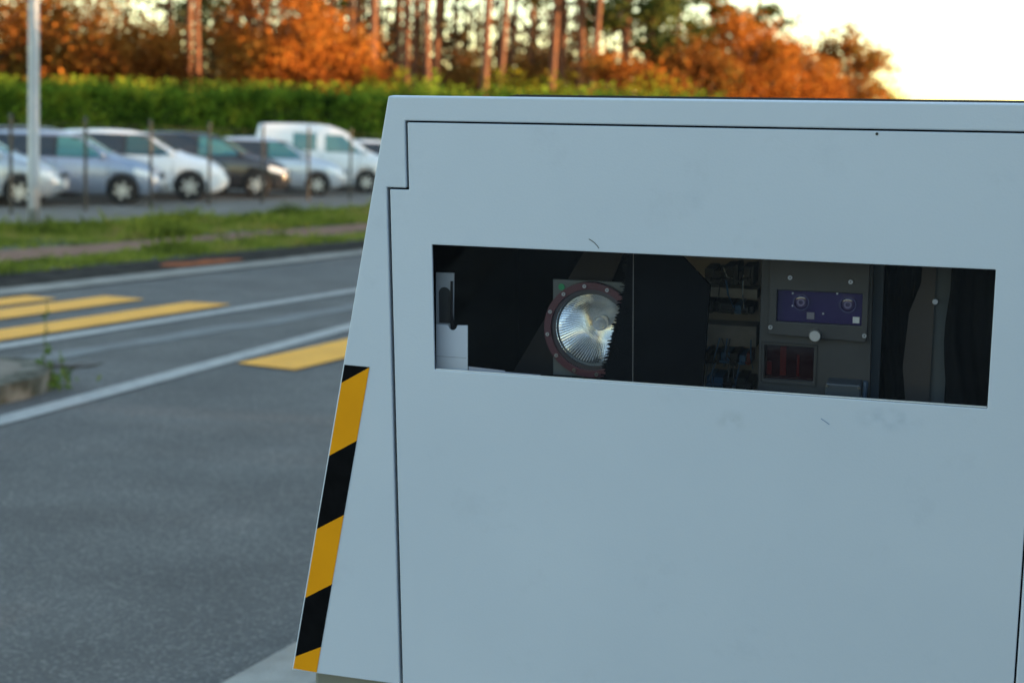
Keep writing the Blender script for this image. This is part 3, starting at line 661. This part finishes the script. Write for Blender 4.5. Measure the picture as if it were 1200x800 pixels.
    # wheels
    for wx in (-P['wb']/2, P['wb']/2):
        for sg in (-1, 1):
            yo = sg*(P['w'][5]-.015); r = P['r']
            bm = bmesh.new(); prof = [(.6*r, -.0), (.68*r, .012), (.9*r, .012), (.98*r, -.02), (r, -.06), (r, -.15), (.95*r, -.19), (.6*r, -.19)]
            rr = [[bm.verts.new((wx+a*math.cos(2*PI*k/32), yo+sg*b, r+a*math.sin(2*PI*k/32)+.0)) for k in range(32)] for a, b in prof]
            for p, q in zip(rr, rr[1:]):
                for k in range(32): bm.faces.new((p[k], p[(k+1) % 32], q[(k+1) % 32], q[k]))
            wh = obj('wheel', bm, tyre_m, root, True)
            bm = bmesh.new(); rr = [[bm.verts.new((wx+a*r*math.cos(2*PI*k/32), yo+sg*b, r+a*r*math.sin(2*PI*k/32))) for k in range(32)] for a, b in ((.75, .010), (.70, .006), (.65, -.03), (.64, -.17))]
            for p, q in zip(rr, rr[1:]):
                for k in range(32): bm.faces.new((p[k], p[(k+1) % 32], q[(k+1) % 32], q[k]))
            for k in range(6):
                a = 2*PI*k/6+.3
                box(bm, (wx+.34*r*math.cos(a), yo-sg*.012, r+.34*r*math.sin(a)), (.62*r, .02, .2*r), Matrix.Rotation(-a, 3, 'Y'))
            bmesh.ops.create_cone(bm, cap_ends=True, segments=16, radius1=.18*r, radius2=.16*r, depth=.03, matrix=Matrix.Translation((wx, yo-sg*.005, r)) @ Matrix.Rotation(PI/2, 4, 'X'))
            obj('rim', bm, rim_m, wh)
    # lamps: wrap-round headlights and tail lights, grille, plates
    for sg in (-1, 1):
        def wrap(name, mt, x0, x1, z0, z1, off=.01):
            bm = bmesh.new(); g = []
            for a in range(5):
                x = x0+(x1-x0)*a/4
                g.append([bm.verts.new((x, sg*(side_y(P, x, z0+(z1-z0)*b/3-.12*(a/4)*(1 if x1 > 0 else 0))+off), z0+(z1-z0)*b/3-.12*(a/4)*(1 if x1 > 0 else 0))) for b in range(4)])
            for p, q in zip(g, g[1:]):
                for b in range(3): bm.faces.new((p[b], p[b+1], q[b+1], q[b]))
            obj(name, bm, mt, root, True)
        zf = interp(P['x'], P['zb'], hl-.42)
        wrap('headlight', lens_m, hl-.52, hl-.06, zf-.13, zf-.01)
        wrap('tail_light', tail_m, -hl+.02, -hl+.22, P['belt']-.25, P['belt']-.02)
        bm = bmesh.new(); bmesh.ops.create_uvsphere(bm, u_segments=12, v_segments=8, radius=.06, matrix=Matrix.Translation((hl-.07, sg*.52, .4)) @ Matrix.Diagonal((.5, 1.3, .8, 1))); obj('fog_light', bm, lens_m, root, True)
    bm = bmesh.new(); box(bm, (hl-.015, 0, .62), (.06, .8, .09)); bevel(obj('grille', bm, dark_trim, root), .02)
    bm = bmesh.new(); box(bm, (hl+.005, 0, .45), (.03, .5, .11)); obj('front_plate', bm, plate_w, root)
    return root
cp = lambda name, c, m=.0, r=.3: mat(name, c, r, metal=m, coat=.6)
silver = cp('silver_paint', (.42, .45, .49), .35); bluesil = cp('blue_silver_paint', (.27, .32, .42), .35); whitep = cp('white_paint', (.72, .74, .76)); darkp = cp('charcoal_paint', (.022, .026, .033), .1, .22); palesil = cp('pale_silver_paint', (.52, .56, .62), .3)
vanp = cp('van_white', (.68, .7, .72)); greyp = cp('grey_paint', (.09, .1, .12), .3); brownp = cp('brown_paint', (.07, .055, .05), .2)
FRONT = 'cars parked side by side behind the wire fence'
def park(o, P, s_near, t_front_wheel, z=.038, rz=0):
    h = HEAD+.54+rz; o.rotation_euler = (0, 0, h)      # parked at a slant, nose to the right
    o.location = st(s_near, t_front_wheel, z)-Matrix.Rotation(h, 3, 'Z') @ Vector((P['wb']/2, -P['w'][5], 0))
c = car(COMPACT, silver, 'pale silver hatchback nearest the lamp post, only its bonnet in view', FRONT); park(c, COMPACT, 19.7, 17.60)
c = car(HATCH, bluesil, 'blue-grey silver hatchback parked right behind the lamp post', FRONT); park(c, HATCH, 22.3, 17.18)
c = car(SUV, whitep, 'white crossover parked between the blue-grey hatchback and the black car', FRONT, trim=True, glass=(dglass, dteal, dteal)); park(c, SUV, 25.1, 17.47)
c = car(SUV, darkp, 'black crossover with dark windows parked beside the white crossover', FRONT, glass=(dglass, teal, teal)); park(c, SUV, 28.0, 17.55)
c = car(COMPACT, palesil, 'pale silver hatchback parked between the black car and the white van', FRONT); park(c, COMPACT, 30.8, 17.5)
c = car(VAN, vanp, 'white panel van with a high roof and teal windows behind the fence', FRONT); park(c, VAN, 34.0, 17.8)
c['category'] = 'van'; c.name = 'parked_van'
c = car(HATCH, whitep, 'white hatchback on the far side of the white van', FRONT, False); park(c, HATCH, 37.3, 17.6)
BACK = 'cars in the second row, before the hedge'
for (P, bd, s, t, lb) in ((SUV, greyp, 22.2, 25.6, 'dark grey car in the second row, left of the lamp post'), (HATCH, brownp, 26.3, 25.0, 'brown car in the second row behind the blue-grey hatchback'),
                          (SUV, darkp, 30.6, 24.4, 'black car in the second row behind the white crossover'), (HATCH, greyp, 34.6, 24.0, 'grey car in the second row behind the black crossover'), (SUV, brownp, 42.5, 23.2, 'dark brown car beyond the white van before the hedge')):
    c = car(P, bd, lb, BACK, False, glass=(dglass, dglass, dglass)); park(c, P, s, t)

# ------------------------------------------------------------------ hedge, shrubs, trees
def at(px, Y, z=0):
    """ground point seen in the photo's column px at forward distance Y"""
    return Vector(((px-600)/1802*Y*1.006, Y, z))
def leaf(bm, c, rnd, size, up=0.0):
    n_ = Vector((rnd.gauss(0, 1), rnd.gauss(0, 1), rnd.gauss(up, 1))).normalized(); a = n_.orthogonal().normalized(); a = Matrix.Rotation(rnd.uniform(0, 6.28), 3, n_) @ a; b = n_.cross(a)
    l = size*rnd.uniform(.6, 1.3); w_ = l*rnd.uniform(.4, .7)
    bm.faces.new([bm.verts.new(c+q) for q in (-a*l, -b*w_, a*l, b*w_)])
hedge_m = leafmat('hedge_leaf', [(.03, .06, .012), (.095, .17, .02), (.17, .26, .028), (.33, .34, .035)], .4, .9)
shrub_m = leafmat('yellow_shrub_leaf', [(.06, .08, .01), (.16, .16, .015), (.3, .24, .02)], .4, 1.2)
bark_m = mat('brown_bark', (.06, .045, .035), .9, col2=(.1, .075, .06), scale=4, bump=.4)
pine_bark = mat('pine_bark', (.175, .082, .046), .9, spec=.1, col2=(.085, .046, .032), scale=3.5, bump=.6, bscale=14)
A, B = at(-160, 55), at(835, 47.5)
def hedge():
    root = tag(empty('hedge', (A+B)/2), 'long tall clipped green hedge behind the car park', 'hedge'); rnd = random.Random(11); bm = bmesh.new(); ln = (B-A).length; d = (B-A).normalized(); nn = Vector((-d.y, d.x, 0)); o = (A+B)/2
    for _ in range(40000):
        s = rnd.uniform(0, ln); top = 2.78+.2*noise.noise(Vector((s*.35, 0, 3)))+.34*noise.noise(Vector((s*1.5, 4, 0)))
        r_ = rnd.random()
        bul = .32*noise.noise(Vector((s*1.1, 0, 9)))
        if r_ < .62: p = (s, -.75+bul+abs(rnd.gauss(0, .13)), rnd.uniform(.1, top))
        elif r_ < .9: p = (s, rnd.uniform(-.75, .75), top+rnd.gauss(-.06, .12))
        else: p = (s, .75-abs(rnd.gauss(0, .1)), rnd.uniform(.1, top))
        leaf(bm, A+d*p[0]+nn*p[1]+Vector((0, 0, p[2]))-o, rnd, .10)
    for _ in range(1300):      # upright young shoots on the top
        s = rnd.uniform(0, ln); z = 2.72
        for k in range(rnd.choice((3, 5, 8))): leaf(bm, A+d*(s+rnd.gauss(0, .05))+nn*rnd.uniform(-.6, .5)+Vector((0, 0, z+k*.07+rnd.uniform(0, .1)))-o, rnd, .07)
    obj('foliage', bm, hedge_m, root, recalc=False)
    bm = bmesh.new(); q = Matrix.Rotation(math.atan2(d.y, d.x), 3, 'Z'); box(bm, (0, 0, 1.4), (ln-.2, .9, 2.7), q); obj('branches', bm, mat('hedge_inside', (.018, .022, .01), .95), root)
hedge()
def shrub_mesh(seed, h, r, n, size=.1):
    rnd = random.Random(seed); bm = bmesh.new(); cl = [Vector((rnd.gauss(0, r*.45), rnd.gauss(0, r*.4), rnd.uniform(.25*h, h*.88))) for _ in range(14)]
    for _ in range(n):
        c = rnd.choice(cl); leaf(bm, c+Vector((rnd.gauss(0, r*.28), rnd.gauss(0, r*.28), rnd.gauss(0, h*.1))), rnd, size)
    return bm
def shrub(px, Y, h, r, label, seed, mt=shrub_m):
    root = tag(empty('yellow_shrub', at(px, Y)), label, 'shrub', 'shrubs along the top of the hedge'); obj('foliage', shrub_mesh(seed, h, r, 2600), mt, root, recalc=False)
    bm = bmesh.new()
    for k in range(5): tube(bm, [(0, 0, 0), (.3*math.cos(k*1.3)*r, .3*math.sin(k*1.3)*r, h*.4), (.6*math.cos(k*1.3)*r, .6*math.sin(k*1.3)*r, h*.75)], [.05, .035, .015], 6)
    obj('stem', bm, bark_m, root)
shrub(426, 57, 3.7, .5, 'thin upright yellow-green shrub rising over the hedge left of the cabin top', 1)
shrub(452, 57, 4.0, .5, 'tallest yellow-green shrub, just above the cabin top left corner', 2)
shrub(488, 57, 3.7, 1.0, 'green shrub over the hedge above the left end of the cabin top', 3, hedge_m)
shrub(588, 54, 3.9, 1.1, 'broad yellow shrub above the cabin top between two pine trunks', 4)
shrub(628, 54, 3.7, 1.0, 'low yellow shrub right of the broad yellow one', 5)
shrub(700, 52, 3.5, 1.0, 'dull green shrub below the orange tree with short pale trunks', 6, hedge_m)
shrub(752, 52, 3.7, 1.1, 'bright yellow shrub in front of the orange tree at the hedge end', 7)
shrub(785, 52, 3.5, .9, 'last yellow-green shrub at the right end of the hedge', 8)

oak_cols = [(.065, .027, .012), (.15, .052, .014), (.27, .088, .017), (.36, .14, .024), (.23, .13, .03)]
oak_m = leafmat('autumn_leaf', oak_cols, .4, .45)
oakb_m = leafmat('brown_autumn_leaf', [(.06, .03, .013), (.13, .058, .017), (.23, .085, .02), (.2, .12, .026), (.13, .11, .03)], .4, .5)
pine_m = leafmat('pine_needle', [(.018, .034, .012), (.04, .062, .018), (.08, .10, .027), (.15, .12, .035)], .25, .5)
def broad_mesh(seed, h, r, n, base=.18, size=.11, ncl=44, spread=.17):
    """crown of leaf clumps and the limbs that carry them"""
    rnd = random.Random(seed); lf = bmesh.new(); tr = bmesh.new(); cl = []
    zc = h*(base+1)/2; zr = h*(1-base)/2
    while len(cl) < ncl:
        v = Vector((rnd.uniform(-1, 1), rnd.uniform(-1, 1), rnd.uniform(-1, 1)))
        if .25 < v.length < 1: cl.append(Vector((v.x*r, v.y*r, zc+v.z*zr)))
    tube(tr, [(0, 0, 0), (.05*r, 0, h*.2), (.02*r, .05*r, h*.45), (0, 0, h*.75)], [h*.03, h*.024, h*.016, h*.006], 9)
    for c in cl:
        z0 = min(h*.6, max(h*.15, c.z*.55)); tube(tr, [(0, 0, z0), c*.5+Vector((0, 0, z0*.55)), c], [h*.010, h*.006, h*.002], 5)
    for _ in range(int(n*1.9)):
        c = rnd.choice(cl); k = spread*r*rnd.choice((.7, 1, 1.5)); leaf(lf, c+Vector((rnd.gauss(0, k), rnd.gauss(0, k), rnd.gauss(0, k*.8))), rnd, size)
    return lf, tr
def broad(px, Y, h, r, n, label, seed, mt=None, **k):
    root = tag(empty('autumn_tree', at(px, Y)), label, 'tree', 'autumn trees behind the hedge'); lf, tr = broad_mesh(seed, h, r, n, **k)
    obj('crown', lf, mt or oak_m, root, recalc=False); obj('trunk', tr, bark_m, root, True)
broad(-70, 60, 8.5, 4.2, 6500, 'orange-brown tree at the left edge of the picture', 21, oakb_m, size=.10)
broad(60, 63, 8.0, 4.0, 7000, 'large orange-brown tree directly behind the lamp post', 22, oakb_m, size=.10)
broad(112, 60, 5.2, 2.6, 5000, 'lower rust-orange tree right of the lamp post', 23)
broad(165, 61, 6.0, 2.0, 4500, 'bright orange tree left of the pair of close pine trunks', 24)
broad(318, 60, 7.2, 2.5, 6000, 'tall orange tree in the gap between the pine pair and the pine row', 25)
broad(368, 62, 6.0, 2.4, 6000, 'orange tree next to the left end of the row of pine trunks', 26)
broad(402, 63, 4.8, 1.5, 2600, 'small orange tree at the foot of the left pine trunks', 27)
broad(722, 60, 5.0, 2.2, 4000, 'low spreading orange tree behind the bright yellow shrub', 28)
broad(640, 74, 5.5, 3.0, 3500, 'brown undergrowth tree among the middle pine trunks', 29, oakb_m)
broad(520, 76, 5.5, 3.0, 3500, 'brown undergrowth tree behind the left pine trunks', 30, oakb_m)
broad(800, 70, 6.3, 2.4, 5000, 'dark rust tree left of the biggest orange tree', 31, oakb_m)
broad(850, 72, 7.9, 2.6, 7500, 'biggest bright orange tree right of the pines', 32)
broad(902, 74, 6.4, 2.4, 6000, 'rounded orange tree beside the biggest orange tree', 33)
broad(972, 82, 7.9, 2.3, 3600, 'thin brownish tree with see-through crown near the open sky', 34, oakb_m, size=.13)
broad(938, 78, 5.5, 1.8, 4000, 'low orange tree under the see-through tree', 35)
broad(998, 88, 5.7, 1.8, 3500, 'last low rust tree where the wood meets the open sky', 36)
broad(1026, 96, 5.2, 1.3, 1600, 'small green bush at the right end of the wood', 37, hedge_m)

def pine(px, Y, h, label, seed, lean=0, r=.2, cb=.5, n=3400, group='pine trees in the wood behind the hedge'):
    rnd = random.Random(seed); root = tag(empty('pine_tree', at(px, Y)), label, 'tree', group)
    tr = bmesh.new(); lf = bmesh.new(); cv = rnd.uniform(-.3, .3)
    P = lambda q: Vector((lean*q*h*.1+cv*math.sin(q*PI), rnd.uniform(-.05, .05)+0, h*q))
    pts = [P(i/10) for i in range(11)]; tube(tr, pts, [r*(1.12-.85*i/10) for i in range(11)], 10)
    for k in range(20):
        q = rnd.uniform(cb, .98); b = pts[int(q*10)].lerp(pts[min(10, int(q*10)+1)], q*10 % 1); a = rnd.uniform(0, 6.28); l = (1.15-q)*h*.3*rnd.uniform(.5, 1.1)
        e = b+Vector((math.cos(a)*l, math.sin(a)*l, l*rnd.uniform(.1, .5))); tube(tr, [b, b.lerp(e, .5)+Vector((0, 0, -.1)), e], [r*.22, r*.15, r*.05], 5)
        for _ in range(n//20):
            c = b.lerp(e, rnd.uniform(.45, 1.1)); s_ = .2+.12*l; leaf(lf, c+Vector((rnd.gauss(0, s_), rnd.gauss(0, s_), rnd.gauss(.1, s_*.5))), rnd, .15)
    for k in range(5):     # dead stubs below the crown
        q = rnd.uniform(.15, cb); b = pts[int(q*10)]; a = rnd.uniform(0, 6.28); l = rnd.uniform(.4, 1.4); tube(tr, [b, b+Vector((math.cos(a)*l, math.sin(a)*l, .1*l))], [r*.12, r*.03], 4)
    obj('trunk', tr, pine_bark, root, True); obj('crown', lf, pine_m, root, recalc=False)
for i, (px, Y, h, lean, r, cb, lb) in enumerate((
    (200, 78, 17, 0, .2, .45, 'dim grey pine just left of the two close orange pine trunks'), (217, 66, 16, 0, .17, .5, 'left one of the two close orange pine trunks in the gap between orange trees'), (232, 66.5, 15.5, 0, .16, .5, 'right one of the two close orange pine trunks in the gap between orange trees'),
    (262, 82, 17, .1, .22, .36, 'dark pine with low green branches right of the close pair'), (297, 74, 16, .1, .18, .45, 'pine half hidden by the tall orange tree'), (345, 76, 16, 0, .2, .5, 'pine rising behind the two central orange trees'), (378, 72, 16, 0, .2, .5, 'pine rising from the orange tree next to the pine row'),
    (407, 68, 17, 0, .2, .55, 'first bare orange trunk at the left end of the pine row'), (416, 72, 17, 0, .2, .55, 'second bare orange trunk from the left end of the pine row'), (431, 66, 17, .05, .22, .55, 'thick orange pine trunk above the thin yellow shrub'), (452, 74, 16, 0, .17, .5, 'slim pine trunk above the tallest yellow-green shrub'),
    (463, 69, 17, -.05, .2, .52, 'orange pine trunk right above the cabin top left corner'), (477, 73, 16, 0, .19, .5, 'pine trunk just right of the cabin top left corner'), (498, 68, 17, -.1, .21, .52, 'left trunk of a narrow V of two pines'), (503, 70, 17, .15, .19, .52, 'right trunk of a narrow V of two pines'),
    (553, 66, 17, .0, .21, .52, 'straight bright pine trunk standing clear above the cabin'), (568, 67, 17, .35, .2, .52, 'right-leaning pine trunk beside the straight bright one'), (588, 80, 16, .3, .17, .5, 'far slender leaning pine behind the broad yellow shrub'), (606, 84, 16, .1, .18, .45, 'dim far pine above the low yellow shrub'),
    (629, 68, 17, .1, .21, .5, 'left trunk of the pair of straight pines at mid cabin'), (646, 70, 17, 0, .19, .5, 'right trunk of the pair of straight pines at mid cabin'), (672, 69, 17, .05, .2, .5, 'straight pine trunk crossed by a leaning neighbour'), (676, 66, 17, .5, .18, .5, 'strongly leaning pine trunk crossing its straight neighbour'),
    (725, 70, 15, 0, .24, .42, 'left of the two short pale trunks under the low orange tree'), (737, 71, 15, .15, .24, .42, 'right of the two short pale trunks under the low orange tree'), (770, 78, 12, .2, .2, .4, 'pine with dark green clumps left of the biggest orange tree'), (812, 80, 11, .1, .2, .42, 'pine with a dark green top behind the rust tree'),
    (868, 84, 11.5, .2, .22, .45, 'last dark green pine rising above the biggest orange tree'))):
    pine(px, Y, h, lb, 100+i, lean, r*.95, cb*(1.08 if 400 < px < 690 else .85))
# the far wood behind the trunks, one mass
rnd = random.Random(77); bm = bmesh.new()
for k in range(260):
    px = rnd.uniform(-260, 880); Y = rnd.uniform(84, 125); b = at(px, Y); hh = rnd.uniform(5, 11)*(.62 if px < 200 else 1 if px < 700 else max(.4, 1-(px-700)/300))
    for _ in range(330): leaf(bm, b+Vector((rnd.gauss(0, 1.25), rnd.gauss(0, 1.25), hh*rnd.uniform(0, 1)**1.4)), rnd, .25)
    tube(bm, [b, b+Vector((rnd.gauss(0, .4), 0, hh*1.5))], [.14, .05], 5)
tag(obj('far_wood', bm, leafmat('far_wood_leaf', [(.03, .022, .015), (.06, .035, .02), (.07, .06, .025), (.12, .06, .02)], .3, .2), recalc=False), 'dim brown wood filling the background behind the pine trunks', 'wood', kind='stuff')
# unseen wood right of the road, added to shade road, car park and hedge
rnd = random.Random(31); bm = bmesh.new()
for k in range(320):
    Y = rnd.uniform(-32, 52); x = 40+rnd.uniform(-2.5, 2.5); b = Vector((x, Y, 0)); hh = rnd.uniform(7.6, 9.0) if Y < 25 else (rnd.uniform(4.4, 5.9) if Y < 40 else rnd.uniform(4.8, 6.2))
    tube(bm, [b, b+Vector((rnd.gauss(0, .3), rnd.gauss(0, .3), hh*.9))], [.1, .03], 5)
    for _ in range(330): leaf(bm, b+Vector((rnd.gauss(0, .9), rnd.gauss(0, .9), hh*min(1, abs(rnd.gauss(.5, .3))))), rnd, .2)
tag(obj('shading_wood', bm, leafmat('shading_leaf', [(.03, .022, .015), (.06, .05, .02), (.12, .07, .02)], .2, .2), recalc=False), 'unseen low wood added on the sunset side to shade the road', 'wood', kind='stuff')
bm = bmesh.new()
for k in range(60):      # unseen bushes behind and beside the camera, added to darken pane and cabin face
    b = Vector((rnd.uniform(.9, 9), rnd.uniform(-5, -2.6), 0)) if k < 30 else Vector((rnd.uniform(2.3, 4.6), rnd.uniform(-2.2, 1.5), 0)); hh = rnd.uniform(2.4, 3.4)
    tube(bm, [b, b+Vector((rnd.gauss(0, .2), 0, hh*.9))], [.05, .02], 5)
    for _ in range(520): leaf(bm, b+Vector((rnd.gauss(0, .35), rnd.gauss(0, .35), hh*rnd.random())), rnd, .1)
tag(obj('shading_bushes', bm, bpy.data.materials['shading_leaf'], recalc=False), 'unseen dark bushes added to darken the cabin pane and face', 'bushes', kind='stuff')
